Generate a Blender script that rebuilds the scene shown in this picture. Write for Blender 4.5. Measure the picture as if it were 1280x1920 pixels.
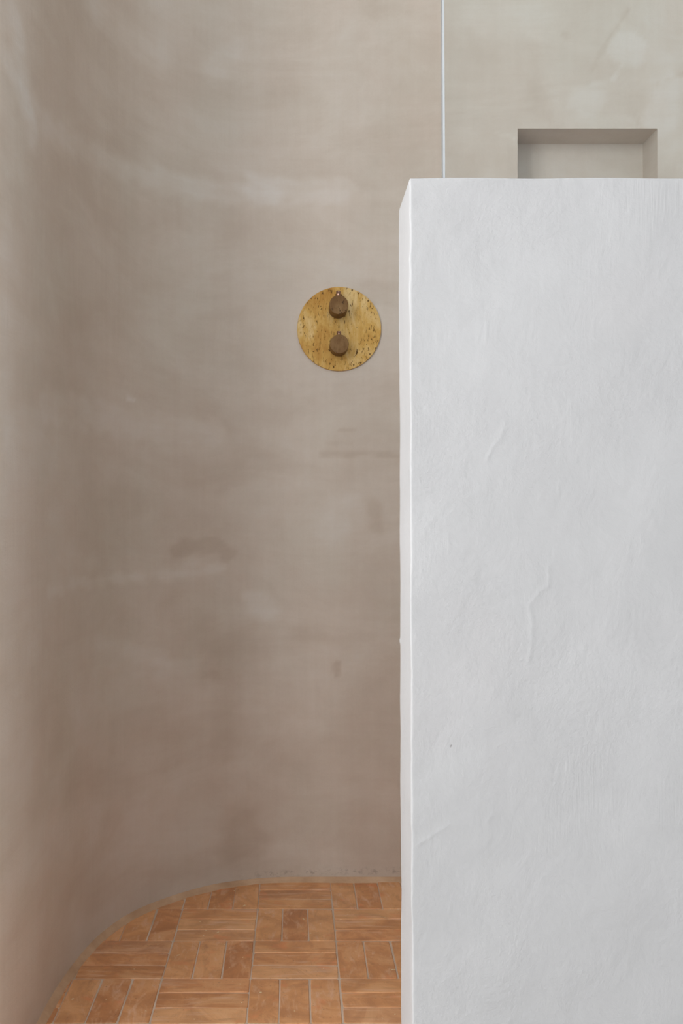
import bpy, bmesh, math, random
import numpy as np
from mathutils import Vector, noise

for o in list(bpy.data.objects):
    bpy.data.objects.remove(o)
S = bpy.context.scene
COL = S.collection
PI = math.pi

# ------------------------------------------------------------------ camera
EYE = 0.835
cam_d = bpy.data.cameras.new('camera')
cam = bpy.data.objects.new('camera', cam_d)
COL.objects.link(cam)
cam.location = (0, 0, EYE)
cam.rotation_euler = (PI / 2, 0, 0)
cam_d.sensor_fit = 'VERTICAL'
cam_d.sensor_height = 36.0
cam_d.sensor_width = 24.0
cam_d.lens = 1873.0 / 1920 * 36
cam_d.shift_x = (640 - 555) / 1920
cam_d.shift_y = 8 / 1920
cam_d.clip_start = 0.02
S.camera = cam

# ------------------------------------------------------------------ light
W = bpy.data.worlds.new('world')
S.world = W
W.use_nodes = True
bg = W.node_tree.nodes['Background']
bg.inputs['Color'].default_value = (0.80, 0.90, 1.0, 1)
bg.inputs['Strength'].default_value = 0.15

def area(name, loc, rot, sx, sy, power, color):
    d = bpy.data.lights.new(name, 'AREA')
    d.shape = 'RECTANGLE'
    d.size = sx
    d.size_y = sy
    d.energy = power
    d.color = color
    o = bpy.data.objects.new(name, d)
    COL.objects.link(o)
    o.location = loc
    o.rotation_euler = rot
    return o

# daylight at unseen guessed windows; right and roof lights are added fill
COOL = (0.915, 0.945, 0.985)
COOLER = (0.87, 0.94, 1.03)
POWER = dict(left=86, left_back=58, rear_left=41, rear_right=19, right=13, shower_fill=3.0, room_fill=2)
def daylight(key, *a):
    if POWER[key] > 0:
        area('daylight_' + key, *a[:4], POWER[key], COOLER if 'right' in key else COOL)
daylight('left', (-2.26, 0.45, 1.70), (0, -PI / 2, 0), 1.7, 1.2)
daylight('left_back', (-2.26, -0.95, 1.50), (0, -PI / 2, 0), 1.9, 1.0)
daylight('rear_left', (-1.80, -1.66, 1.95), (PI / 2, 0, 0), 0.6, 1.4)
daylight('rear_right', (0.05, -1.66, 1.80), (PI / 2, 0, 0), 0.75, 1.6)
daylight('right', (1.76, 0.0, 1.60), (0, PI / 2, 0), 1.6, 1.2)  # unseen opening, added to brighten the left wall strip
daylight('shower_fill', (0.40, 1.85, 2.99), (0, 0, 0), 1.1, 0.5)  # added overhead fill for the shower recess, no roof light known
daylight('room_fill', (-0.50, 0.0, 2.99), (0, 0, 0), 1.6, 1.2)  # added ceiling fill over the room

S.view_settings.view_transform = 'Standard'
S.view_settings.look = 'None'
S.view_settings.gamma = 1.0
S.view_settings.use_curve_mapping = False
S.view_settings.exposure = -0.12

# ------------------------------------------------------------------ helpers
class N:
    """small node-tree builder"""
    def __init__(self, name):
        self.m = bpy.data.materials.new(name)
        self.m.use_nodes = True
        self.t = self.m.node_tree
        self.b = self.t.nodes['Principled BSDF']
        self.out = self.t.nodes['Material Output']
    def new(self, typ, **kw):
        n = self.t.nodes.new(typ)
        for k, v in kw.items():
            setattr(n, k, v)
        return n
    def link(self, a, b):
        self.t.links.new(a, b)
    def coord(self, kind='Object'):
        return self.new('ShaderNodeTexCoord').outputs[kind]
    def mapping(self, vec, scale=(1, 1, 1), rot=(0, 0, 0), loc=(0, 0, 0)):
        n = self.new('ShaderNodeMapping')
        n.inputs['Scale'].default_value = scale
        n.inputs['Rotation'].default_value = rot
        n.inputs['Location'].default_value = loc
        self.link(vec, n.inputs['Vector'])
        return n.outputs[0]
    def noise(self, vec, scale, detail=4, rough=0.55, dist=0.0):
        n = self.new('ShaderNodeTexNoise')
        n.inputs['Scale'].default_value = scale
        n.inputs['Detail'].default_value = detail
        n.inputs['Roughness'].default_value = rough
        n.inputs['Distortion'].default_value = dist
        self.link(vec, n.inputs['Vector'])
        return n.outputs['Fac']
    def ramp(self, fac, stops, interp='LINEAR'):
        n = self.new('ShaderNodeValToRGB')
        cr = n.color_ramp
        cr.interpolation = interp
        while len(cr.elements) < len(stops):
            cr.elements.new(0.5)
        for e, (p, c) in zip(cr.elements, stops):
            e.position = p
            e.color = (c[0], c[1], c[2], 1) if hasattr(c, '__len__') else (c, c, c, 1)
        self.link(fac, n.inputs[0])
        return n.outputs[0]
    def math(self, op, a, b=0.0, clamp=False):
        n = self.new('ShaderNodeMath', operation=op, use_clamp=clamp)
        for i, v in enumerate((a, b)):
            if isinstance(v, (int, float)):
                n.inputs[i].default_value = v
            else:
                self.link(v, n.inputs[i])
        return n.outputs[0]
    def mix(self, fac, a, b, blend='MIX'):
        n = self.new('ShaderNodeMix', data_type='RGBA', blend_type=blend)
        if isinstance(fac, (int, float)):
            n.inputs[0].default_value = fac
        else:
            self.link(fac, n.inputs[0])
        for i, v in ((6, a), (7, b)):
            if isinstance(v, tuple):
                n.inputs[i].default_value = (v[0], v[1], v[2], 1)
            else:
                self.link(v, n.inputs[i])
        return n.outputs[2]
    def attr(self, name):
        n = self.new('ShaderNodeAttribute', attribute_name=name)
        return n
    def bump(self, height, strength, dist, normal=None):
        n = self.new('ShaderNodeBump')
        n.inputs['Strength'].default_value = strength
        n.inputs['Distance'].default_value = dist
        self.link(height, n.inputs['Height'])
        if normal is not None:
            self.link(normal, n.inputs['Normal'])
        return n.outputs[0]
    def done(self, color=None, rough=None, normal=None, metallic=None, spec=None):
        I = self.b.inputs
        for key, v in (('Base Color', color), ('Roughness', rough), ('Normal', normal), ('Metallic', metallic), ('Specular IOR Level', spec)):
            if v is None:
                continue
            if isinstance(v, tuple):
                I[key].default_value = (v[0], v[1], v[2], 1)
            elif isinstance(v, (int, float)):
                I[key].default_value = v
            else:
                self.link(v, I[key])
        return self.m

def mesh_obj(name, verts, faces, mat=None, parent=None, smooth=False, loc=None):
    me = bpy.data.meshes.new(name)
    me.from_pydata([tuple(v) for v in verts], [], faces)
    me.update()
    if smooth:
        me.polygons.foreach_set('use_smooth', [True] * len(me.polygons))
    if mat:
        me.materials.append(mat)
    o = bpy.data.objects.new(name, me)
    COL.objects.link(o)
    if parent:
        o.parent = parent
    if loc:
        o.location = loc
    return o

def structure(o):
    o['kind'] = 'structure'
    return o

def box_mesh(boxes):
    V, F = [], []
    for x0, x1, y0, y1, z0, z1 in boxes:
        b = len(V)
        V += [(x0, y0, z0), (x1, y0, z0), (x1, y1, z0), (x0, y1, z0), (x0, y0, z1), (x1, y0, z1), (x1, y1, z1), (x0, y1, z1)]
        F += [[b + i for i in f] for f in ((0, 3, 2, 1), (4, 5, 6, 7), (0, 1, 5, 4), (1, 2, 6, 5), (2, 3, 7, 6), (3, 0, 4, 7))]
    return V, F

def seg_dist(px, pz, pts):
    """distance of every sample to a polyline, arrays in, array out"""
    best = np.full(px.shape, 1e9)
    for (ax, az), (bx, bz) in zip(pts[:-1], pts[1:]):
        dx, dz = bx - ax, bz - az
        L = dx * dx + dz * dz + 1e-12
        t = np.clip(((px - ax) * dx + (pz - az) * dz) / L, 0, 1)
        best = np.minimum(best, np.hypot(px - ax - t * dx, pz - az - t * dz))
    return best

# ------------------------------------------------------------------ materials
def limewash():
    n = N('beige_lime_plaster')
    c = n.coord('UV')
    big = n.noise(n.mapping(c, (1.6, 1.1, 1)), 1.0, 3, 0.55, 0.6)
    mid = n.noise(n.mapping(c, (2.2, 5.5, 1), (0, 0, 0.14), (3, 1, 0)), 1.4, 6, 0.62, 0.8)
    patch = n.noise(n.mapping(c, (5, 6, 1), (0, 0, -0.3), (7, 2, 0)), 1.2, 8, 0.68, 0.3)
    vert = n.noise(n.mapping(c, (60, 3.2, 1), (0, 0, 0.02)), 1.0, 5, 0.6)
    horz = n.noise(n.mapping(c, (2.2, 46, 1), (0, 0, -0.05)), 1.0, 5, 0.6)
    fine = n.noise(c, 210, 3, 0.6)
    speck = n.noise(n.mapping(c, (1, 1, 1), (0, 0, 0), (4, 9, 0)), 75, 4, 0.7)
    t = n.math('ADD', n.math('MULTIPLY', big, 0.34), n.math('MULTIPLY', mid, 0.30))
    t = n.math('ADD', t, n.math('MULTIPLY', patch, 0.22))
    t = n.math('ADD', t, n.math('MULTIPLY', vert, 0.07))
    t = n.math('ADD', t, n.math('MULTIPLY', horz, 0.05))
    t = n.math('ADD', t, n.math('MULTIPLY', n.math('SUBTRACT', fine, 0.5), 0.035))
    w = n.math('MULTIPLY', n.attr('wash_reflect').outputs['Fac'], 0.20)
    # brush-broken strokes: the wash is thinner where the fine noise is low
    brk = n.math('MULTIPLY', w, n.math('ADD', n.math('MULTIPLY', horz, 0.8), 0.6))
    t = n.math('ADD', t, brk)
    col = n.ramp(t, [(0.30, (0.478, 0.390, 0.308)), (0.44, (0.565, 0.478, 0.395)), (0.52, (0.615, 0.535, 0.453)),
                     (0.62, (0.662, 0.597, 0.528)), (0.78, (0.720, 0.690, 0.645))])
    # warm pink and green-grey drifts of the pigment
    hue = n.noise(n.mapping(c, (2.6, 2.0, 1), (0, 0, 0.5), (1.5, 8, 0)), 1.0, 4, 0.6)
    col = n.mix(n.ramp(hue, [(0.42, 0.0), (0.74, 0.40)]), col, n.mix(1.0, col, (1.05, 0.965, 0.945), 'MULTIPLY'))
    col = n.mix(n.ramp(hue, [(0.28, 0.4), (0.5, 0.0)]), col, n.mix(1.0, col, (0.965, 1.0, 0.985), 'MULTIPLY'))
    # stains near the foot of the wall
    st = n.attr('stain').outputs['Fac']
    col = n.mix(n.math('MULTIPLY', n.math('MULTIPLY', st, n.ramp(speck, [(0.50, 0.0), (0.62, 1.0)])), 0.45), col, (0.13, 0.095, 0.07))
    h = n.math('ADD', n.math('MULTIPLY', fine, 0.25), n.math('MULTIPLY', vert, 0.55))
    h = n.math('ADD', h, n.math('MULTIPLY', horz, 0.30))
    h = n.math('ADD', h, n.math('MULTIPLY', patch, 0.9))
    nb = n.bump(h, 0.35, 0.004)
    rough = n.ramp(mid, [(0.35, 0.50), (0.65, 0.68)])
    return n.done(col, rough, nb, spec=0.35)

def white_plaster():
    n = N('white_trowelled_plaster')
    c = n.coord('Object')
    g = n.new('ShaderNodeNewGeometry').outputs['Normal']
    big = n.noise(n.mapping(c, (2.2, 2.2, 1.6)), 1.0, 4, 0.6, 0.4)
    mid = n.noise(n.mapping(c, (8, 8, 6), (0, 0.4, 0)), 1.0, 6, 0.65, 0.5)
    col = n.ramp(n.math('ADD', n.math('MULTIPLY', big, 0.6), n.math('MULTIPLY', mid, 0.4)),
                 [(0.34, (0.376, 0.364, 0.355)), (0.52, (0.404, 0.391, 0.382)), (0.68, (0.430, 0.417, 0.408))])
    spots = n.noise(n.mapping(c, (1, 1, 1), (0, 0, 0), (3, 3, 5)), 3.1, 3, 0.5)
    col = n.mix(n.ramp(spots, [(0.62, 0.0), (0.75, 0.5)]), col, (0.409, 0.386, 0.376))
    st = n.attr('stain').outputs['Fac']
    col = n.mix(st, col, (0.16, 0.15, 0.14))
    peel = n.noise(c, 330, 3, 0.55)
    peel2 = n.noise(c, 120, 4, 0.6)
    gate = n.ramp(n.noise(n.mapping(c, (1, 1, 1), (0, 0, 0), (9, 1, 2)), 5.5, 3, 0.55), [(0.45, 0.25), (0.62, 1.0)])
    hatch = n.noise(n.mapping(c, (420, 420, 26), (0, 0.50, 0)), 1.0, 2, 0.5)
    hgate = n.ramp(n.noise(n.mapping(c, (1, 1, 1), (0, 0, 0), (2, 7, 4)), 7.0, 3, 0.5), [(0.56, 0.0), (0.66, 1.0)])
    cloud = n.noise(n.mapping(c, (1, 1, 0.8)), 22, 5, 0.6, 0.4)
    h = n.math('MULTIPLY', n.math('ADD', n.math('MULTIPLY', peel, 0.20), n.math('MULTIPLY', peel2, 0.38)), gate)
    h = n.math('ADD', h, n.math('MULTIPLY', n.math('MULTIPLY', hatch, hgate), 0.22))
    h = n.math('ADD', h, n.math('MULTIPLY', cloud, 1.1))
    return n.done(col, 0.72, n.bump(h, 0.50, 0.0032), spec=0.3)

def flat_paint(name, col, rough=0.7):
    n = N(name)
    c = n.coord('Object')
    f = n.noise(c, 2.5, 4)
    cc = n.ramp(f, [(0.3, tuple(v * 0.96 for v in col)), (0.7, col)])
    return n.done(cc, rough, n.bump(n.noise(c, 160, 3), 0.15, 0.002))

def tile_mat():
    n = N('terracotta_tile')
    c = n.coord('Object')
    a = n.attr('tile_id')
    sep = n.new('ShaderNodeSeparateColor')
    n.link(a.outputs['Color'], sep.inputs[0])
    rid, hue, orient = sep.outputs[0], sep.outputs[1], sep.outputs[2]
    # every tile has its own piece of the cloudy pattern
    off = n.new('ShaderNodeCombineXYZ')
    n.link(n.math('MULTIPLY', rid, 31.0), off.inputs[0])
    n.link(n.math('MULTIPLY', hue, 17.0), off.inputs[1])
    n.link(n.math('MULTIPLY', rid, 11.0), off.inputs[2])
    add = n.new('ShaderNodeVectorMath', operation='ADD')
    n.link(c, add.inputs[0])
    n.link(off.outputs[0], add.inputs[1])
    v = add.outputs[0]
    base = n.ramp(rid, [(0.0, (0.537, 0.227, 0.091)), (0.22, (0.645, 0.281, 0.115)), (0.45, (0.751, 0.367, 0.159)),
                        (0.68, (0.697, 0.310, 0.130)), (0.86, (0.818, 0.432, 0.202)), (1.0, (0.597, 0.284, 0.138))])
    base = n.mix(n.math('MULTIPLY', hue, 0.35), base, (0.751, 0.378, 0.159))
    cloud = n.noise(n.mapping(v, (14, 14, 14)), 1.0, 5, 0.6, 0.9)
    col = n.mix(n.ramp(cloud, [(0.36, 0.75), (0.55, 0.0)]), base, n.mix(1.0, base, (0.72, 0.66, 0.62), 'MULTIPLY'))
    col = n.mix(n.ramp(cloud, [(0.52, 0.0), (0.72, 0.6)]), col, (0.850, 0.497, 0.260))
    # chalky bloom and streaks that follow the length of the tile
    blx = n.noise(n.mapping(v, (10, 70, 10)), 1.0, 5, 0.62, 0.6)
    bly = n.noise(n.mapping(v, (60, 16, 10)), 1.0, 5, 0.62, 0.6)
    mixf = n.new('ShaderNodeMix', data_type='FLOAT')
    n.link(orient, mixf.inputs[0]); n.link(blx, mixf.inputs[2]); n.link(bly, mixf.inputs[3])
    bl = mixf.outputs[0]
    col = n.mix(n.ramp(bl, [(0.53, 0.0), (0.72, 0.6)]), col, (0.832, 0.544, 0.371))
    col = n.mix(n.ramp(bl, [(0.26, 0.45), (0.42, 0.0)]), col, (0.34, 0.15, 0.07))
    red = n.noise(n.mapping(v, (22, 22, 22), (0, 0, 0), (5, 5, 5)), 1.0, 3, 0.5)
    col = n.mix(n.ramp(red, [(0.60, 0.0), (0.75, 0.55)]), col, (0.805, 0.278, 0.111))
    pit = n.noise(v, 260, 2, 0.5)
    col = n.mix(n.ramp(pit, [(0.24, 0.6), (0.31, 0.0)]), col, (0.20, 0.10, 0.05))
    chip = n.noise(n.mapping(v, (1, 1, 1), (0, 0, 0), (8, 3, 1)), 95, 1, 0.5)
    col = n.mix(n.ramp(chip, [(0.765, 0.0), (0.79, 0.8)]), col, (0.850, 0.733, 0.467))
    h = n.math('ADD', n.math('MULTIPLY', cloud, 1.0), n.math('MULTIPLY', pit, 0.08))
    h = n.math('ADD', h, n.math('MULTIPLY', bl, 0.3))
    rough = n.ramp(cloud, [(0.35, 0.38), (0.65, 0.55)])
    return n.done(col, rough, n.bump(h, 0.4, 0.004), spec=0.4)

def grout_mat():
    n = N('sand_grout')
    c = n.coord('Object')
    f = n.noise(c, 9, 5, 0.6)
    col = n.ramp(f, [(0.3, (0.52, 0.38, 0.27)), (0.55, (0.66, 0.51, 0.39)), (0.75, (0.76, 0.62, 0.50))])
    return n.done(col, 0.85, n.bump(n.noise(c, 420, 3), 0.4, 0.001))

def bead_mat():
    n = N('terracotta_mortar')
    c = n.coord('Object')
    f = n.noise(c, 14, 5, 0.6)
    col = n.ramp(f, [(0.3, (0.46, 0.275, 0.155)), (0.6, (0.60, 0.385, 0.235)), (0.8, (0.68, 0.48, 0.32))])
    return n.done(col, 0.8, n.bump(n.noise(c, 260, 4), 0.4, 0.0015))

def travertine(name, dark, mid, light, pore, seed):
    n = N(name)
    c = n.mapping(n.coord('Object'), (1, 1, 1), (0, 0, 0), (seed, seed * 2, seed * 0.7))
    band = n.noise(n.mapping(c, (34, 34, 11)), 1.0, 6, 0.68, 0.8)
    cloud = n.noise(n.mapping(c, (16, 16, 12), (0, 0, 0), (4, 4, 4)), 1.0, 3, 0.5, 0.3)
    t = n.math('ADD', n.math('MULTIPLY', band, 0.62), n.math('MULTIPLY', cloud, 0.40))
    col = n.ramp(t, [(0.36, dark), (0.50, mid), (0.66, light)])
    fl = n.noise(n.mapping(c, (190, 190, 95)), 1.0, 3, 0.6)
    col = n.mix(n.ramp(fl, [(0.56, 0.0), (0.72, 0.55)]), col, dark)
    pr = n.noise(n.mapping(c, (260, 260, 110), (0, 0, 0), (2, 3, 1)), 1.0, 2, 0.5, 0.4)
    gate = n.ramp(n.noise(n.mapping(c, (30, 30, 14), (0, 0, 0), (7, 1, 1)), 1.0, 3, 0.5), [(0.40, 0.25), (0.56, 1.0)])
    pm = n.math('MULTIPLY', n.ramp(pr, [(0.622, 0.0), (0.665, 1.0)]), gate)
    col = n.mix(pm, col, pore)
    h = n.math('SUBTRACT', n.math('MULTIPLY', band, 0.3), pm)
    return n.done(col, 0.5, n.bump(h, 0.6, 0.0012), spec=0.15)

def copper():
    n = N('brushed_copper')
    c = n.coord('Object')
    f = n.noise(n.mapping(c, (20, 20, 400)), 1.0, 3)
    return n.done(n.ramp(f, [(0.3, (0.28, 0.15, 0.10)), (0.7, (0.42, 0.26, 0.19))]), 0.18, None, 1.0)

def glass_mat():
    n = N('clear_glass')
    g = n.new('ShaderNodeBsdfGlossy')
    g.inputs['Roughness'].default_value = 0.0
    g.inputs['Color'].default_value = (1, 1, 1, 1)
    t = n.new('ShaderNodeBsdfTransparent')
    t.inputs['Color'].default_value = (0.960, 0.982, 0.982, 1)
    fr = n.new('ShaderNodeFresnel')
    fr.inputs['IOR'].default_value = 1.5
    m = n.new('ShaderNodeMixShader')
    n.link(fr.outputs[0], m.inputs[0])
    n.link(t.outputs[0], m.inputs[1])
    n.link(g.outputs[0], m.inputs[2])
    n.link(m.outputs[0], n.out.inputs[0])
    n.t.nodes.remove(n.b)
    return n.m

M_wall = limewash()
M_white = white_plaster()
M_room = flat_paint('room_paint', (0.60, 0.59, 0.575))
M_ceil = flat_paint('ceiling_paint', (0.66, 0.66, 0.65))
M_bounce_screed = flat_paint('bounce_screed', (0.50, 0.49, 0.47))
M_tile = tile_mat()
M_grout = grout_mat()
M_bead = bead_mat()
M_plate = travertine('honey_travertine', (0.46, 0.220, 0.040), (0.63, 0.375, 0.098), (0.80, 0.60, 0.29), (0.13, 0.06, 0.012), 1.7)
M_knob = travertine('brown_travertine', (0.125, 0.058, 0.018), (0.19, 0.098, 0.034), (0.28, 0.165, 0.068), (0.07, 0.035, 0.015), 5.3)
M_copper = copper()
M_glass = glass_mat()

# ------------------------------------------------------------------ shower wall
YB = 2.287                      # plane of the straight back wall
XR, XL, YREAR, ZC = 1.70, -2.2, -1.6, 2.95
YRET = 1.30                     # where the curved wall returns into the room
ctrl = [(-0.4780, YRET), (-0.4510, 1.38), (-0.4360, 1.45), (-0.4270, 1.52), (-0.4228, 1.60), (-0.4215, 1.70), (-0.4175, 1.775), (-0.4085, 1.862),
        (-0.3975, 1.93), (-0.3825, 1.988), (-0.3565, 2.056), (-0.3270, 2.106), (-0.2890, 2.152), (-0.2360, 2.203),
        (-0.1720, 2.247), (-0.0960, 2.275), (-0.0300, 2.2855), (0.0300, YB), (0.12, YB)]

def catmull(pts, step):
    out = []
    P = [Vector(p) for p in pts]
    P = [P[0] * 2 - P[1]] + P + [P[-1] * 2 - P[-2]]
    for i in range(1, len(P) - 2):
        a, b, c, d = P[i - 1:i + 3]
        k = max(1, int((c - b).length / step + 0.5))
        for j in range(k):
            t = j / k
            out.append(0.5 * ((2 * b) + (c - a) * t + (2 * a - 5 * b + 4 * c - d) * t * t + (3 * b - a - 3 * c + d) * t ** 3))
    out.append(P[-2])
    return out

# niche in the back wall
NX0, NX1 = (970 - 555) * YB / 1873, (1232 - 555) * YB / 1873
NZ1 = EYE + (968 - 241) * YB / 1873
NZ0 = NZ1 - 0.30
ND = 0.096

curve = catmull(ctrl, 0.007)
xs = list(np.linspace(0.12, NX0, 56)[1:]) + list(np.linspace(NX0, NX1, 44)[1:]) + list(np.linspace(NX1, XR + 0.01, 110)[1:])
path = [(p.x, p.y) for p in curve] + [(x, YB) for x in xs]
path = np.array(path)
du = np.hypot(*(path[1:] - path[:-1]).T)
U = np.concatenate([[0], np.cumsum(du)])
U = U - np.interp(0.2, path[len(curve):, 0], U[len(curve):]) + 0.2      # on the straight wall u equals x
Z = np.array(list(np.arange(-0.01, NZ0 - 0.001, 0.0075)) + list(np.linspace(NZ0, NZ1, 41)) + list(np.linspace(NZ1, ZC, 120)[1:]))

# strokes of the lime wash, (u, z) in metres along the wall, with glass reflections painted in: points, half width, softness, amount
#STROKES#
WASH_REFLECT = [
    ([(-1.057, 1.541), (-0.953, 1.482), (-0.75, 1.51), (-0.509, 1.548), (-0.349, 1.557), (-0.193, 1.56), (-0.043, 1.562)], 0.0117, 0.0258, 0.36),
    ([(-0.989, 1.589), (-0.953, 1.516), (-0.912, 1.457)], 0.0188, 0.0352, 0.50),
    ([(-1.03, 1.34), (-1.026, 0.968)], 0.0117, 0.0352, 0.25),
    ([(-0.578, 1.833), (-0.448, 1.832), (-0.335, 1.819)], 0.0164, 0.0352, 0.30),
    ([(-0.193, 1.837), (-0.142, 1.895)], 0.0164, 0.0282, 0.30),
    ([(-0.814, 0.704), (-0.632, 0.708), (-0.412, 0.708), (-0.276, 0.706), (-0.167, 0.722)], 0.0035, 0.0141, 0.38),
    ([(-0.83, 1.022), (-0.509, 1.034), (-0.365, 1.026), (-0.193, 1.022)], 0.0235, 0.0164, 0.30),
    ([(-0.43, 1.079), (-0.409, 1.079)], 0.0012, 0.0047, 0.90),
    ([(-0.092, 0.644), (-0.073, 0.626)], 0.0211, 0.0211, 0.45),
    ([(-0.291, 0.763), (-0.18, 0.77), (-0.161, 0.748)], 0.0141, 0.0117, -0.50),
    ([(-0.129, 0.137), (-0.104, 0.098), (-0.142, 0.084)], 0.0258, 0.0352, -0.55),
    ([(0.093, 0.497), (0.092, 0.469)], 0.0035, 0.0070, -0.70),
    ([(0.061, 0.977), (0.165, 0.979), (0.238, 0.971)], 0.0035, 0.0059, -0.50),
    ([(0.099, 1.034), (0.138, 1.033)], 0.0012, 0.0047, -0.40),
    ([(0.067, 1.0), (0.128, 1.0)], 0.0012, 0.0047, -0.40),
    ([(-0.092, 1.586), (0.006, 1.577), (0.104, 1.58)], 0.0211, 0.0211, 0.45),
    ([(0.079, 0.808), (0.104, 0.845), (0.226, 0.881)], 0.0235, 0.0470, 0.35),
    ([(0.177, 0.869), (0.187, 0.814)], 0.0094, 0.0164, -0.45),
    ([(0.006, 0.57), (0.055, 0.564)], 0.0117, 0.0235, -0.20),
    ([(-0.53, 0.574), (-0.335, 0.529)], 0.0141, 0.0352, 0.25),
    ([(-0.335, 0.5), (-0.276, 0.499), (-0.234, 0.513)], 0.0117, 0.0282, 0.30),
    ([(-0.22, 0.476), (-0.207, 0.481), (-0.193, 0.476)], 0.0035, 0.0117, -0.30),
    ([(-0.167, 0.316), (-0.155, 0.447), (-0.161, 0.52)], 0.0141, 0.0352, -0.30),
    ([(-0.32, 0.694), (-0.248, 0.738)], 0.0070, 0.0235, 0.20),
    ([(0.757, 1.905), (0.759, 1.902)], 0.0399, 0.0070, 0.35),  # pale round reflection in the glass, painted into the wall colour
    ([(0.659, 1.791), (0.672, 1.783)], 0.0282, 0.0141, 0.32),  # second round glass reflection, painted into the wall
    ([(0.849, 1.809), (0.836, 1.742)], 0.0305, 0.0235, 0.40),  # larger glass reflection, painted into the wall
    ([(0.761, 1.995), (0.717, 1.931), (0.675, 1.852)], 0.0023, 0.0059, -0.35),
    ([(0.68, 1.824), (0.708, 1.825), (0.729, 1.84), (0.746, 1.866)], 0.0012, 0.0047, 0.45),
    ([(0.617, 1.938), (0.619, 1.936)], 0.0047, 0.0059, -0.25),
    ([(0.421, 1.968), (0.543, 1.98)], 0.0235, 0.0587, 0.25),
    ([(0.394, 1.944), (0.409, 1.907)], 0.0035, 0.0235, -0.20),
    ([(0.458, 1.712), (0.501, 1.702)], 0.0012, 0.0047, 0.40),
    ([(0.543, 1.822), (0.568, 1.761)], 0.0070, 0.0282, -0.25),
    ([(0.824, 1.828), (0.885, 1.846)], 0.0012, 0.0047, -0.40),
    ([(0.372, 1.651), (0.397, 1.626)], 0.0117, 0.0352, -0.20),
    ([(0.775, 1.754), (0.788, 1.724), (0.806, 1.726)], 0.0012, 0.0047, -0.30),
]
#END#

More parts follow.
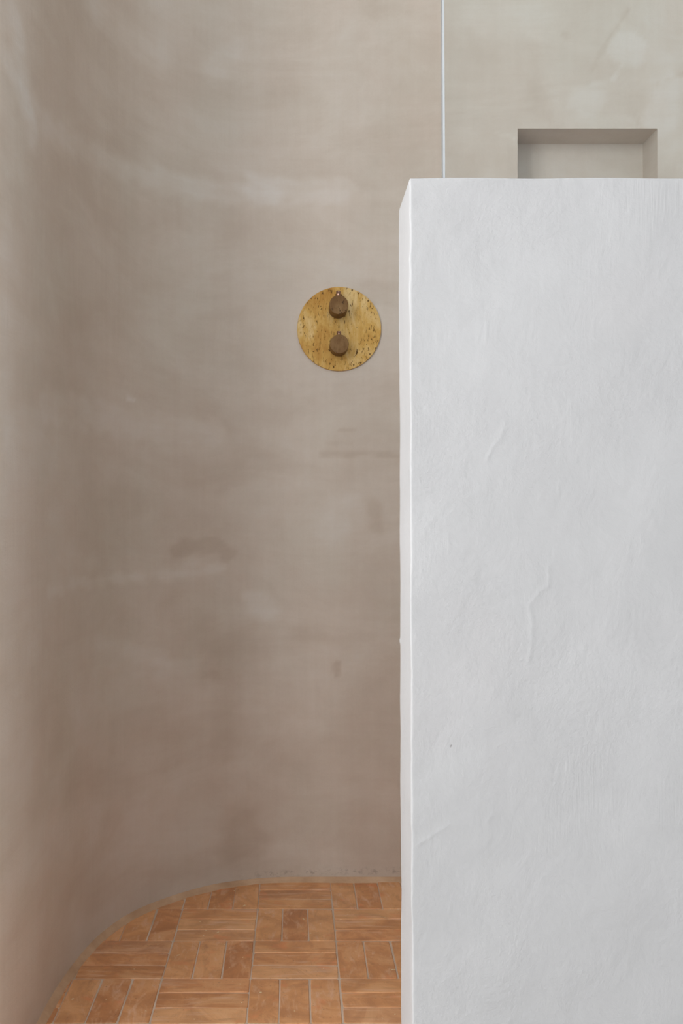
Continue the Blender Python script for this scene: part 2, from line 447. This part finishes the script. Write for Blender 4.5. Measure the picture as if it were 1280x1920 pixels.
def build_back_wall():
    nu, nz = len(path), len(Z)
    UU, ZZ = np.meshgrid(U, Z)
    # gentle hand-made unevenness
    wob = np.zeros_like(UU)
    wob = 0.0011 * np.sin(UU * 5.1 + 1.3 * np.sin(ZZ * 3.3)) * np.sin(ZZ * 4.3 + 0.7) + 0.0005 * np.sin(UU * 17 + 2 * np.sin(ZZ * 9)) * np.sin(ZZ * 13 + UU * 6)
    T = np.gradient(path, axis=0)
    T /= np.linalg.norm(T, axis=1)[:, None]
    Nn = np.stack([T[:, 1], -T[:, 0]], 1)              # towards the room
    fade = np.clip((ZZ - 0.0) / 0.05, 0, 1)
    V = np.zeros((nz, nu, 3))
    V[..., 0] = path[None, :, 0] + Nn[None, :, 0] * wob * fade
    V[..., 1] = path[None, :, 1] + Nn[None, :, 1] * wob * fade
    V[..., 2] = ZZ
    near = (np.abs(UU - np.clip(UU, NX0, NX1)) < 0.02) & (np.abs(ZZ - np.clip(ZZ, NZ0, NZ1)) < 0.02)
    V[..., 1] = np.where(near, YB, V[..., 1])
    ia, ib = int(np.argmin(abs(path[:, 0] - NX0) + (np.arange(nu) < len(curve)) * 9)), int(np.argmin(abs(path[:, 0] - NX1)))
    za, zb = int(np.argmin(abs(Z - NZ0))), int(np.argmin(abs(Z - NZ1)))
    faces = []
    for i in range(nz - 1):
        for j in range(nu - 1):
            if ia <= j < ib and za <= i < zb:
                continue
            a = i * nu + j
            faces.append((a, a + 1, a + nu + 1, a + nu))
    verts = V.reshape(-1, 3).tolist()
    uv = np.stack([UU, ZZ], -1).reshape(-1, 2).tolist()
    # the niche: ring of the opening, then the ring pushed back, then its floor
    def sheet(p00, pu, pv, nu_, nv_, uv00, uvu, uvv):
        b = len(verts)
        for i in range(nv_ + 1):
            for j in range(nu_ + 1):
                s, t = j / nu_, i / nv_
                verts.append([p00[k] + pu[k] * s + pv[k] * t for k in range(3)])
                uv.append([uv00[k] + uvu[k] * s + uvv[k] * t for k in range(2)])
        for i in range(nv_):
            for j in range(nu_):
                a = b + i * (nu_ + 1) + j
                faces.append((a, a + 1, a + nu_ + 2, a + nu_ + 1))
    w, h = NX1 - NX0, NZ1 - NZ0
    sheet((NX0, YB + ND, NZ0), (w, 0, 0), (0, 0, h), 30, 26, (NX0 + 3, NZ0), (w, 0), (0, h))
    sheet((NX0, YB + ND, NZ1), (w, 0, 0), (0, -ND, 0), 30, 8, (NX0 + 3, NZ1), (w, 0), (0, ND))
    sheet((NX0, YB, NZ0), (w, 0, 0), (0, ND, 0), 30, 8, (NX0 + 3, NZ0 - ND), (w, 0), (0, ND))
    sheet((NX0, YB, NZ0), (0, ND, 0), (0, 0, h), 8, 26, (NX0 + 2.9, NZ0), (ND, 0), (0, h))
    sheet((NX1, YB + ND, NZ0), (0, -ND, 0), (0, 0, h), 8, 26, (NX1 + 3, NZ0), (ND, 0), (0, h))
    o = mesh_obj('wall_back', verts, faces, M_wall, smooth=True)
    me = o.data
    n0 = nu * nz
    fl = [f.index for f in me.polygons if f.vertices[0] >= n0]
    for k in fl:
        me.polygons[k].use_smooth = False
    ul = me.uv_layers.new(name='UVMap')
    li = np.zeros(len(me.loops), dtype=np.int32)
    me.loops.foreach_get('vertex_index', li)
    uva = np.array(uv)
    ul.data.foreach_set('uv', uva[li].astype(np.float32).ravel())
    wash_reflect = np.zeros(len(verts))
    pu, pz = uva[:, 0], uva[:, 1]
    ragged = 0.004 * np.sin(pu * 90 + 3 * np.sin(pz * 55)) + 0.003 * np.sin(pz * 130 + pu * 40)
    for pts, hw, soft, amt in WASH_REFLECT:
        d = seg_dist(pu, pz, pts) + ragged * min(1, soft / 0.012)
        wash_reflect += amt * np.clip((hw + soft - d) / soft, 0, 1) ** 1.5
    at = me.attributes.new('wash_reflect', 'FLOAT', 'POINT')
    at.data.foreach_set('value', wash_reflect.astype(np.float32))
    # dust and smears close to the floor joint
    st = np.exp(-((pz - 0.019 - 0.004 * np.sin(pu * 9)) / 0.006) ** 2) * np.clip((pu + 0.16) / 0.1, 0, 1) * np.clip((0.32 - pu) / 0.1, 0, 1) * (pu < 2)
    st += 0.5 * np.exp(-((pz - 0.004) / 0.005) ** 2) * (pu < 2)
    at = me.attributes.new('stain', 'FLOAT', 'POINT')
    at.data.foreach_set('value', np.clip(st, 0, 1).astype(np.float32))
    return structure(o)

build_back_wall()

# ------------------------------------------------------------------ rest of the room shell, unseen, with openings added for the lights
def wall_with_hole(axis, p0, p1, a0, a1, h0, h1, g0, g1, zb=0.0):
    """wall slab between p0 and p1, running a0..a1, with an opening h0..h1 by g0..g1"""
    rects = [(a0, h0, zb, ZC), (h1, a1, zb, ZC), (h0, h1, zb, g0), (h0, h1, g1, ZC)]
    return [((p0, p1, u0, u1, z0, z1) if axis == 'x' else (u0, u1, p0, p1, z0, z1)) for u0, u1, z0, z1 in rects]
structure(mesh_obj('wall_right', *box_mesh(wall_with_hole('x', XR, XR + 0.05, YREAR - 0.05, YB + 0.2, -0.65, 0.65, 0.75, 2.45, -0.05)), M_room))
lw = wall_with_hole('x', XL - 0.05, XL, YREAR, -0.35, -1.45, -0.45, 0.5, 2.5) + wall_with_hole('x', XL - 0.05, XL, -0.35, YRET + 0.12, -0.2, 1.1, 0.85, 2.55)
structure(mesh_obj('wall_left', *box_mesh(lw + [(XL, -0.4785, YRET, YRET + 0.12, -0.05, ZC)]), M_room))
rw = wall_with_hole('y', YREAR - 0.05, YREAR, XL, -0.6, -2.12, -1.48, 1.2, 2.7) + wall_with_hole('y', YREAR - 0.05, YREAR, -0.6, XR, -0.35, 0.45, 0.95, 2.65)
structure(mesh_obj('wall_rear', *box_mesh(rw), M_room))
cz = [(XL, XR, YREAR, -0.6), (XL, -1.3, -0.6, 0.6), (0.3, XR, -0.6, 0.6), (XL, XR, 0.6, 1.6), (XL, -0.15, 1.6, 2.1), (0.95, XR, 1.6, 2.1), (XL, XR, 2.1, YB + 0.2)]
structure(mesh_obj('ceiling', *box_mesh([(x0, x1, y0, y1, ZC, ZC + 0.03) for x0, x1, y0, y1 in cz]), M_ceil))

# ------------------------------------------------------------------ floor: terracotta tiles in a basket pattern
TS = 0.16
TX0, TY0 = 0.0783, 2.285

def clip_poly(poly, a, b):
    """keep what lies left of a->b"""
    out = []
    n = len(poly)
    def side(p):
        return (b[0] - a[0]) * (p[1] - a[1]) - (b[1] - a[1]) * (p[0] - a[0])
    for i in range(n):
        p, q = poly[i], poly[(i + 1) % n]
        sp, sq = side(p), side(q)
        if sp >= 0:
            out.append(p)
        if (sp >= 0) != (sq >= 0):
            t = sp / (sp - sq)
            out.append((p[0] + (q[0] - p[0]) * t, p[1] + (q[1] - p[1]) * t))
    return out

def inset_poly(poly, d):
    """offset a convex counter-clockwise polygon inwards"""
    out = poly
    n = len(poly)
    for i in range(n):
        p, q = poly[i], poly[(i + 1) % n]
        dx, dy = q[0] - p[0], q[1] - p[1]
        L = math.hypot(dx, dy)
        if L < 1e-6:
            continue
        nx, ny = -dy / L * d, dx / L * d
        out = clip_poly(out, (p[0] + nx, p[1] + ny), (q[0] + nx, q[1] + ny))
        if len(out) < 3:
            return []
    # drop near-duplicate points
    res = []
    for p in out:
        if not res or math.hypot(p[0] - res[-1][0], p[1] - res[-1][1]) > 2e-4:
            res.append(p)
    if len(res) > 2 and math.hypot(res[0][0] - res[-1][0], res[0][1] - res[-1][1]) < 2e-4:
        res.pop()
    return res if len(res) > 2 else []

edge_line = [(p.x, p.y) for p in catmull(ctrl, 0.02)]
BW = 0.0085
def offset_line(line, d):
    out = []
    for i, p in enumerate(line):
        a, b = line[max(0, i - 1)], line[min(len(line) - 1, i + 1)]
        L = math.hypot(b[0] - a[0], b[1] - a[1])
        out.append((p[0] + (b[1] - a[1]) / L * d, p[1] - (b[0] - a[0]) / L * d))
    return out
inner = offset_line(edge_line, BW)
# counter-clockwise outline of the tiled area right of the curved wall
regA = [(-0.414, 1.13), (XR, 1.13), (XR, YB - BW)] + [p for p in reversed(inner) if p[0] > -0.4115]
regB = [(XL, YREAR), (-0.414, YREAR), (-0.414, YRET - 0.004), (XL, YRET - 0.004)]

def build_floor():
    rnd = random.Random(7)
    V, F, ID = [], [], []
    def slab(poly, rid, hue, ori):
        outer = inset_poly(poly, 0.0)
        top = inset_poly(poly, 0.0011)
        if len(outer) < 3 or len(top) < 3 or len(top) != len(outer):
            if len(outer) < 3:
                return
            top = [((p[0] * 0.985 + sum(q[0] for q in outer) / len(outer) * 0.015), (p[1] * 0.985 + sum(q[1] for q in outer) / len(outer) * 0.015)) for p in outer]
        cx = sum(p[0] for p in top) / len(top)
        cy = sum(p[1] for p in top) / len(top)
        tx, ty, dz = rnd.uniform(-.006, .006), rnd.uniform(-.006, .006), rnd.uniform(-0.0005, 0.0003)
        n = len(outer)
        b = len(V)
        for p in outer:
            V.append((p[0], p[1], -0.004))
        for p in outer:
            V.append((p[0], p[1], -0.0012 + dz + (p[0] - cx) * tx + (p[1] - cy) * ty))
        for p in top:
            V.append((p[0], p[1], dz + (p[0] - cx) * tx + (p[1] - cy) * ty))
        fs = [[b + 2 * n + i for i in range(n)]]
        for i in range(n):
            j = (i + 1) % n
            fs.append([b + i, b + j, b + n + j, b + n + i])
            fs.append([b + n + i, b + n + j, b + 2 * n + j, b + 2 * n + i])
        for f in fs:
            F.append(f)
            ID.append((rid, hue, ori))
    i0, i1 = int(math.floor((XL - TX0) / TS)) - 1, int(math.ceil((XR - TX0) / TS)) + 1
    j1 = int((TY0 - YREAR) / TS) + 2
    for j in range(-1, j1):
        for i in range(i0, i1):
            x0, y1 = TX0 + i * TS, TY0 - j * TS
            vertical = (i + j) % 2 == 0
            for k in range(3):
                g = 0.0014
                jit = lambda: rnd.uniform(-0.0008, 0.0008)
                if vertical:
                    a0, a1, c0, c1 = x0 + k * TS / 3, x0 + (k + 1) * TS / 3, y1 - TS, y1
                else:
                    a0, a1, c0, c1 = x0, x0 + TS, y1 - (k + 1) * TS / 3, y1 - k * TS / 3
                lx, ly = rnd.uniform(-0.0012, 0.0012), rnd.uniform(-0.0010, 0.0010)
                q = [(a0 + g + jit(), c0 + g + jit()), (a1 - g + jit(), c0 + g + jit()), (a1 - g + jit(), c1 - g + jit()), (a0 + g + jit(), c1 - g + jit())]
                if vertical:
                    q[2] = (q[2][0] + lx, q[2][1]); q[3] = (q[3][0] + lx, q[3][1])
                else:
                    q[1] = (q[1][0], q[1][1] + ly); q[2] = (q[2][0], q[2][1] + ly)
                # soft hand-made corners and bowed long sides
                poly = []
                for e in range(4):
                    p, r = q[e], q[(e + 1) % 4]
                    L = math.hypot(r[0] - p[0], r[1] - p[1])
                    ux, uy = (r[0] - p[0]) / L, (r[1] - p[1]) / L
                    cr = 0.0022
                    bow = rnd.uniform(0.0, 0.0006) if L > 0.1 else 0.0002
                    for s in (cr, L * 0.35, L * 0.65, L - cr):
                        bb = -bow * 0.0 if s in (cr, L - cr) else bow
                        poly.append((p[0] + ux * s + uy * bb, p[1] + uy * s - ux * bb))
                rid, hue, ori = rnd.random(), rnd.random(), 1.0 if vertical else 0.0
                for reg in (regA,):
                    pl = poly
                    for e in range(len(reg)):
                        if len(pl) < 3:
                            break
                        pl = clip_poly(pl, reg[e], reg[(e + 1) % len(reg)])
                    if len(pl) >= 3:
                        area_ = 0.5 * abs(sum(pl[m][0] * pl[(m + 1) % len(pl)][1] - pl[(m + 1) % len(pl)][0] * pl[m][1] for m in range(len(pl))))
                        if area_ > 2e-5:
                            slab(pl, rid, hue, ori)
    # grout bed under the tiles, in the same floor mesh
    b = len(V)
    nt = len(F)
    V.extend([(XL, YREAR, -0.0014), (XR, YREAR, -0.0014), (XR, YB + 0.05, -0.0014), (XL, YB + 0.05, -0.0014)])
    F.append([b, b + 1, b + 2, b + 3])
    ID.append((0, 0, 0))
    # unseen pale screed outside the shower, added for neutral bounced light
    b = len(V)
    V.extend([(XL, YREAR, -0.0005), (XR, YREAR, -0.0005), (XR, 1.128, -0.0005), (XL, 1.128, -0.0005)])
    F.append([b, b + 1, b + 2, b + 3])
    ID.append((0, 0, 0))
    b = len(V)
    V.extend([(XL, 1.128, -0.0005), (-0.416, 1.128, -0.0005), (-0.416, YRET, -0.0005), (XL, YRET, -0.0005)])
    F.append([b, b + 1, b + 2, b + 3])
    ID.append((0, 0, 0))
    o = mesh_obj('floor', V, F, M_tile)
    o.data.materials.append(M_grout)
    o.data.materials.append(M_bounce_screed)
    for k in (1, 2):
        o.data.polygons[nt + k].material_index = 2
    o.data.polygons[nt].material_index = 1
    at = o.data.attributes.new('tile_id', 'FLOAT_COLOR', 'CORNER')
    vals = []
    for p in o.data.polygons:
        r = ID[p.index]
        vals += [r[0], r[1], r[2], 1.0] * p.loop_total
    at.data.foreach_set('color', vals)
    return structure(o)

build_floor()

# mortar joint that runs round the foot of the wall
def build_joint():
    line = [(p.x, p.y) for p in catmull(ctrl, 0.012)] + [(x, YB) for x in np.arange(0.13, XR, 0.012)]
    rnd = random.Random(3)
    ws = [1.0]
    for _ in line[1:]:
        ws.append(min(1.25, max(0.7, ws[-1] + rnd.uniform(-0.09, 0.09))))
    prof = [(-0.004, 0.0105), (0.0008, 0.0095), (0.003, 0.0062), (0.0062, 0.0030), (0.0098, 0.0006), (0.0104, -0.003)]
    cols = [offset_line(line, d) for d, _ in prof]
    V, F = [], []
    for i in range(len(line)):
        for k, (d, z) in enumerate(prof):
            base = line[i]
            p = cols[k][i]
            V.append((base[0] + (p[0] - base[0]) * ws[i], base[1] + (p[1] - base[1]) * ws[i], z * (0.9 + 0.1 * ws[i])))
    m = len(prof)
    for i in range(len(line) - 1):
        for k in range(m - 1):
            a = i * m + k
            F.append((a, a + 1, a + m + 1, a + m))
    return structure(mesh_obj('trim_1', V, F, M_bead, smooth=True))
build_joint()

# ------------------------------------------------------------------ white half wall
HY0, HY1 = 1.15, 1.267
HX = (769.5 - 555) * HY0 / 1873
HTOP = EYE + (968 - 333) * HY0 / 1873
def hw(px, py):
    return ((px - 555) * HY0 / 1873, EYE - (py - 968) * HY0 / 1873)

RIDGES = [  # raised trowel ridges on the front face, points in metres (x, z), height
    ([(913, 606), (912, 625), (915, 640)], 0.9), ([(947, 792), (938, 822), (928, 832), (912, 862)], 1.2),
    ([(898, 925), (882, 928), (868, 945)], 0.6), ([(1057, 900), (1048, 902), (1047, 930)], 0.9), ([(1020, 922), (1011, 930), (1014, 940)], 0.8),
    ([(1029, 1060), (1028, 1100), (1012, 1108), (990, 1137), (997, 1160), (996, 1210), (990, 1240)], 1.3),
    ([(1217, 955), (1224, 975), (1226, 985)], 0.7), ([(1113, 1060), (1110, 1115)], 0.5), ([(1190, 1140), (1188, 1200)], 0.5),
    ([(780, 1585), (805, 1568), (842, 1545)], 1.1), ([(924, 1525), (912, 1540)], 0.8), ([(1140, 1522), (1130, 1532)], 0.5),
    ([(1190, 1327), (1216, 1352)], 0.6), ([(944, 1152), (952, 1156)], 0.8), ([(1201, 640), (1209, 636)], -0.8),
    ([(843, 1690), (840, 1712)], 0.6), ([(780, 1712), (796, 1702)], 0.6), ([(1070, 1775), (1092, 1768)], 0.5), ([(950, 1918), (956, 1912)], 0.9),
    ([(898, 1145), (887, 1180), (880, 1215)], -0.5), ([(980, 1244), (1050, 1242)], -0.35), ([(1110, 1768), (1180, 1766)], -0.35),
    ([(1167, 850), (1170, 905)], 0.35), ([(1000, 915), (960, 930)], 0.3), ([(840, 1000), (842, 1030)], 0.5), ([(1200, 1000), (1212, 1050)], 0.35),
    ([(800, 985), (812, 970)], 0.5), ([(786, 900), (800, 925)], 0.4), ([(1032, 680), (1022, 712)], 0.4), ([(948, 1300), (946, 1370)], 0.3),
]

def build_half_wall():
    r = 0.0022
    xR = XR + 0.005
    # perimeter: front face from right to left, end face, back face
    xs_f = list(np.arange(xR, 0.52, -0.03)) + list(np.arange(0.52, HX + 0.05, -0.0021)) + list(np.arange(HX + 0.05, HX + r + 0.0008, -0.0014))
    ys_e = list(np.linspace(HY0 + r, HY1 - r, 44))
    xs_b = list(np.linspace(HX + r, xR, 40))
    def perim(inset):
        rr = max(r - inset, 1e-5)
        P, Nn, tag = [], [], []
        for x in xs_f:
            P.append((x, HY0 + inset)); Nn.append((0, -1)); tag.append(0)
        cx, cy = HX + r, HY0 + r
        for a in np.linspace(-PI / 2, -PI, 7):
            P.append((cx + rr * math.cos(a), cy + rr * math.sin(a))); Nn.append((math.cos(a), math.sin(a))); tag.append(1)
        for y in ys_e[1:-1]:
            P.append((HX + inset, y)); Nn.append((-1, 0)); tag.append(2)
        cy = HY1 - r
        for a in np.linspace(PI, PI / 2, 7):
            P.append((cx + rr * math.cos(a), cy + rr * math.sin(a))); Nn.append((math.cos(a), math.sin(a))); tag.append(3)
        for x in xs_b[1:]:
            P.append((x, HY1 - inset)); Nn.append((0, 1)); tag.append(4)
        return np.array(P), np.array(Nn), np.array(tag)
    rows = [(-0.003, 0)] + [(z, 0) for z in np.arange(0.03, 0.23, 0.02)] + [(z, 0) for z in np.arange(0.235, HTOP - r - 0.001, 0.0023)]
    rows += [(HTOP - r + r * math.sin(a), r - r * math.cos(a)) for a in np.linspace(0, PI / 2, 7)]
    allv, alln = [], []
    for z, ins in rows:
        P, Nn, tag = perim(ins)
        allv.append(np.column_stack([P, np.full(len(P), z)]))
        alln.append(Nn)
    V = np.array(allv)
    NN = np.array(alln)
    nr, npnt = V.shape[:2]
    X, Y, Zz = V[..., 0], V[..., 1], V[..., 2]
    T = np.broadcast_to(tag, (nr, npnt))
    rk = np.random.RandomState(4)
    # hand-trowelled undulation
    dsp = 0.0007 * np.sin(X * 21 + 1.5 * np.sin(Zz * 9)) * np.sin(Zz * 11 + 2) + 0.00035 * np.sin(X * 55 + Zz * 23) * np.sin(Zz * 41 + 1)
    # wavering corner edges
    prof_z = np.arange(-0.1, 1.4, 0.006)
    wv = rk.normal(size=prof_z.size)
    wv = np.convolve(wv, np.ones(3) / 3, 'same') * 0.00034 + np.convolve(rk.normal(size=prof_z.size), np.ones(14) / 14, 'same') * 0.0011
    wf = rk.normal(size=prof_z.size)
    wf = np.convolve(wf, np.ones(5) / 5, 'same') * 0.0002 + np.convolve(rk.normal(size=prof_z.size), np.ones(18) / 18, 'same') * 0.0007
    ledge = np.interp(Zz, prof_z, wv)
    fedge = np.interp(Zz, prof_z, wf)
    nearc = np.exp(-((Y - HY0) / 0.006) ** 2) * np.exp(-np.clip(X - HX, 0, 1) / 0.010)
    farc = np.exp(-((Y - HY1) / 0.01) ** 2) * np.exp(-np.clip(X - HX, 0, 1) / 0.02)
    shift = ledge * nearc + fedge * farc
    # small crumb on the far edge
    shift -= 0.0011 * farc * np.exp(-((Zz - (EYE - (1201 - 968) * HY1 / 1873)) / 0.003) ** 2)
    front = (T == 0)
    for pts, amp in RIDGES:
        pp = [hw(*p) for p in pts]
        d = seg_dist(X, Zz, pp)
        wdt = 0.0016
        ridge = np.exp(-(d / wdt) ** 2)
        # one side of a ridge stands slightly proud like a lap of plaster
        dsp = dsp + np.where(front, ridge * amp * 0.00038 + 0.00012 * amp * np.exp(-(d / 0.012) ** 2), 0)
    topm = (Zz > HTOP - r)
    dsp = np.where(topm, dsp * 0.6, dsp)
    V2 = V.copy()
    V2[..., 0] += NN[..., 0] * dsp + shift
    V2[..., 1] += NN[..., 1] * dsp
    # the end of the wall leans a hair: wider at its foot
    lean = (Zz - 0.8) * 0.0030
    wgt = np.clip(1 - (X - HX) / 0.3, 0, 1)
    V2[..., 0] -= lean * wgt
    # top arris is not perfectly level
    V2[..., 2] += np.where(Zz > HTOP - 0.06, 0.0005 * np.sin(X * 40) * np.clip((Zz - HTOP + 0.06) / 0.06, 0, 1), 0)
    verts = V2.reshape(-1, 3).tolist()
    faces = []
    for i in range(nr - 1):
        for j in range(npnt - 1):
            a = i * npnt + j
            faces.append((a + 1, a, a + npnt, a + npnt + 1))
    top = [(nr - 1) * npnt + j for j in range(npnt)]
    faces.append(top[::-1])
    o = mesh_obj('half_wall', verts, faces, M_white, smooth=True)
    o.data.polygons[len(faces) - 1].use_smooth = False
    st = np.zeros(nr * npnt)
    x, z = hw(844, 1398)
    va = V.reshape(-1, 3)
    st = np.exp(-(((va[:, 0] - x) ** 2 + (va[:, 2] - z) ** 2) / 0.0011 ** 2) ** 2) * (T.reshape(-1) == 0)
    at = o.data.attributes.new('stain', 'FLOAT', 'POINT')
    at.data.foreach_set('value', np.clip(st, 0, 1).astype(np.float32))
    # faces wound so that normals point out
    bm = bmesh.new(); bm.from_mesh(o.data)
    bmesh.ops.recalc_face_normals(bm, faces=bm.faces)
    bm.to_mesh(o.data); bm.free()
    return o

half = build_half_wall()
half['label'] = 'white trowelled plaster half wall in front of the shower'
half['category'] = 'half wall'

# ------------------------------------------------------------------ glass panel standing on the half wall
def build_glass():
    root = bpy.data.objects.new('glass_panel', None)
    COL.objects.link(root)
    gy = 1.209
    gx = (833 - 555) * gy / 1873
    root.location = (gx, gy, HTOP)
    root['label'] = 'clear frameless glass panel standing on top of the white half wall'
    root['category'] = 'glass panel'
    th = 0.004
    lean = -0.0055
    zt = 2.30 - HTOP
    w = XR - gx
    def prism(name, x0, x1, y0, y1, mat):
        V = [(x0, y0, 0), (x1, y0, 0), (x1, y1, 0), (x0, y1, 0), (x0 + lean * zt, y0, zt), (x1 + (0 if x1 > 0.1 else lean * zt), y0, zt), (x1 + (0 if x1 > 0.1 else lean * zt), y1, zt), (x0 + lean * zt, y1, zt)]
        F = [(0, 3, 2, 1), (4, 5, 6, 7), (0, 1, 5, 4), (1, 2, 6, 5), (2, 3, 7, 6), (3, 0, 4, 7)]
        return mesh_obj(name, V, F, mat, root)
    prism('pane', 0.0, w, -th, th, M_glass)
    n = N('polished_glass_edge')
    c = n.coord('Object')
    m = n.done(n.ramp(n.noise(c, 3), [(0.3, (0.36, 0.37, 0.37)), (0.7, (0.42, 0.43, 0.43))]), 0.25, None, 0.0, 0.6)
    e = prism('edge_strip', -0.0020, 0.0002, -th - 0.0004, th + 0.0004, m)
    e['label'] = 'pale polished vertical edge'
    n = N('grey_edge_seal')
    c = n.coord('Object')
    m2 = n.done(n.ramp(n.noise(c, 3), [(0.3, (0.20, 0.19, 0.18)), (0.7, (0.26, 0.25, 0.24))]), 0.5)
    e2 = prism('edge_seal', -0.0028, -0.0020, -th * 0.6, th, m2)
    e2['label'] = 'thin dark seal line beside the pale edge'
    return root
build_glass()

# ------------------------------------------------------------------ shower valve
def disc(name, r, depth, mat, parent, loc, bevel=0.0006, seg=128, chips=0.0, seed=1, gap=None):
    """disc with its axis along -Y, its back at y=0, front at y=-depth, with rounded front arris"""
    rnd = random.Random(seed)
    prof = [(r * 0.999, 0.0), (r, 0.0003)]
    for k in range(5):
        a = k / 4 * PI / 2
        prof.append((r - bevel + bevel * math.cos(a), depth - bevel + bevel * math.sin(a)))
    for f in (0.93, 0.8, 0.6, 0.4, 0.2):
        prof.append(((r - bevel) * f, depth))
    V, F = [], []
    for i, (rr, d) in enumerate(prof):
        for k in range(seg):
            a = 2 * PI * k / seg
            q = rr
            if chips and 2 <= i <= 6:
                nz = noise.noise(Vector((math.cos(a) * 9, math.sin(a) * 9, seed * 3.7))) + 0.5 * noise.noise(Vector((math.cos(a) * 31, math.sin(a) * 31, seed)))
                q = rr - max(0, nz - 0.18) * chips
            V.append((q * math.cos(a), -d, q * math.sin(a)))
    m = len(prof)
    for i in range(m - 1):
        for k in range(seg):
            k2 = (k + 1) % seg
            F.append((i * seg + k, i * seg + k2, (i + 1) * seg + k2, (i + 1) * seg + k))
    V.append((0, -depth, 0)); c = len(V) - 1
    for k in range(seg):
        F.append(((m - 1) * seg + k, (m - 1) * seg + (k + 1) % seg, c))
    F.append(list(range(seg))[::-1])
    o = mesh_obj(name, V, F, mat, parent, smooth=True, loc=loc)
    bm = bmesh.new(); bm.from_mesh(o.data)
    bmesh.ops.recalc_face_normals(bm, faces=bm.faces)
    for e in bm.edges:
        if len(e.link_faces) == 2 and e.calc_face_angle(0) > 0.7:
            e.smooth = False
    bm.to_mesh(o.data); bm.free()
    return o

def build_valve():
    root = bpy.data.objects.new('shower_valve', None)
    COL.objects.link(root)
    X0, Z0 = (635.6 - 555) * 2.281 / 1873, EYE + (968 - 616.6) * 2.281 / 1873
    root.location = (X0, YB - 0.0002, Z0)
    root['label'] = 'round honey travertine shower valve with two brown knobs on the beige wall'
    root['category'] = 'shower valve'
    rp = 78.7 * 2.281 / 1873
    disc('cover_plate', rp, 0.006, M_plate, root, (0, 0, 0), 0.0007, 160, 0.0008, 2)
    n = N('dark_spindle')
    M_dark = n.done(n.ramp(n.noise(n.coord(), 40), [(0.3, (0.03, 0.022, 0.015)), (0.7, (0.06, 0.04, 0.025))]), 0.5, None, 0.3)
    for i, (px, py, front, tip) in enumerate(((635.0, 571.3, 0.057, 545.6), (636.0, 644.8, 0.050, 621.6))):
        yf = YB - front
        kx, kz = (px - 555) * yf / 1873 - X0, EYE + (968 - py) * yf / 1873 - Z0
        k = disc('control_knob', 0.0212, front - 0.0078, M_knob, root, (kx, -0.0078, kz), 0.0008, 96, 0.0006, 5 + i)
        k['label'] = 'upper brown stone knob' if i == 0 else 'lower brown stone knob'
        s = disc('spindle', 0.0190, 0.004, M_dark, k, (0, 0.003, 0), 0.0003, 48)
        # pointer pin standing up from the knob
        zp = EYE + (968 - tip) * (YB - 0.027) / 1873 - Z0 - kz
        seg = 40
        V, F = [], []
        rr = 0.0051
        for (q, z) in ((rr, 0.015), (rr, zp - 0.0006), (rr - 0.0006, zp), (0.0001, zp)):
            for a in range(seg):
                V.append((q * math.cos(2 * PI * a / seg), -0.020 + q * math.sin(2 * PI * a / seg), z))
        for j in range(3):
            for a in range(seg):
                b = (a + 1) % seg
                F.append((j * seg + a, j * seg + b, (j + 1) * seg + b, (j + 1) * seg + a))
        F.append(list(range(seg))[::-1])
        p = mesh_obj('pointer_pin', V, F, M_copper, k, smooth=True)
        p['label'] = 'small copper coloured pin'
    return root
build_valve()
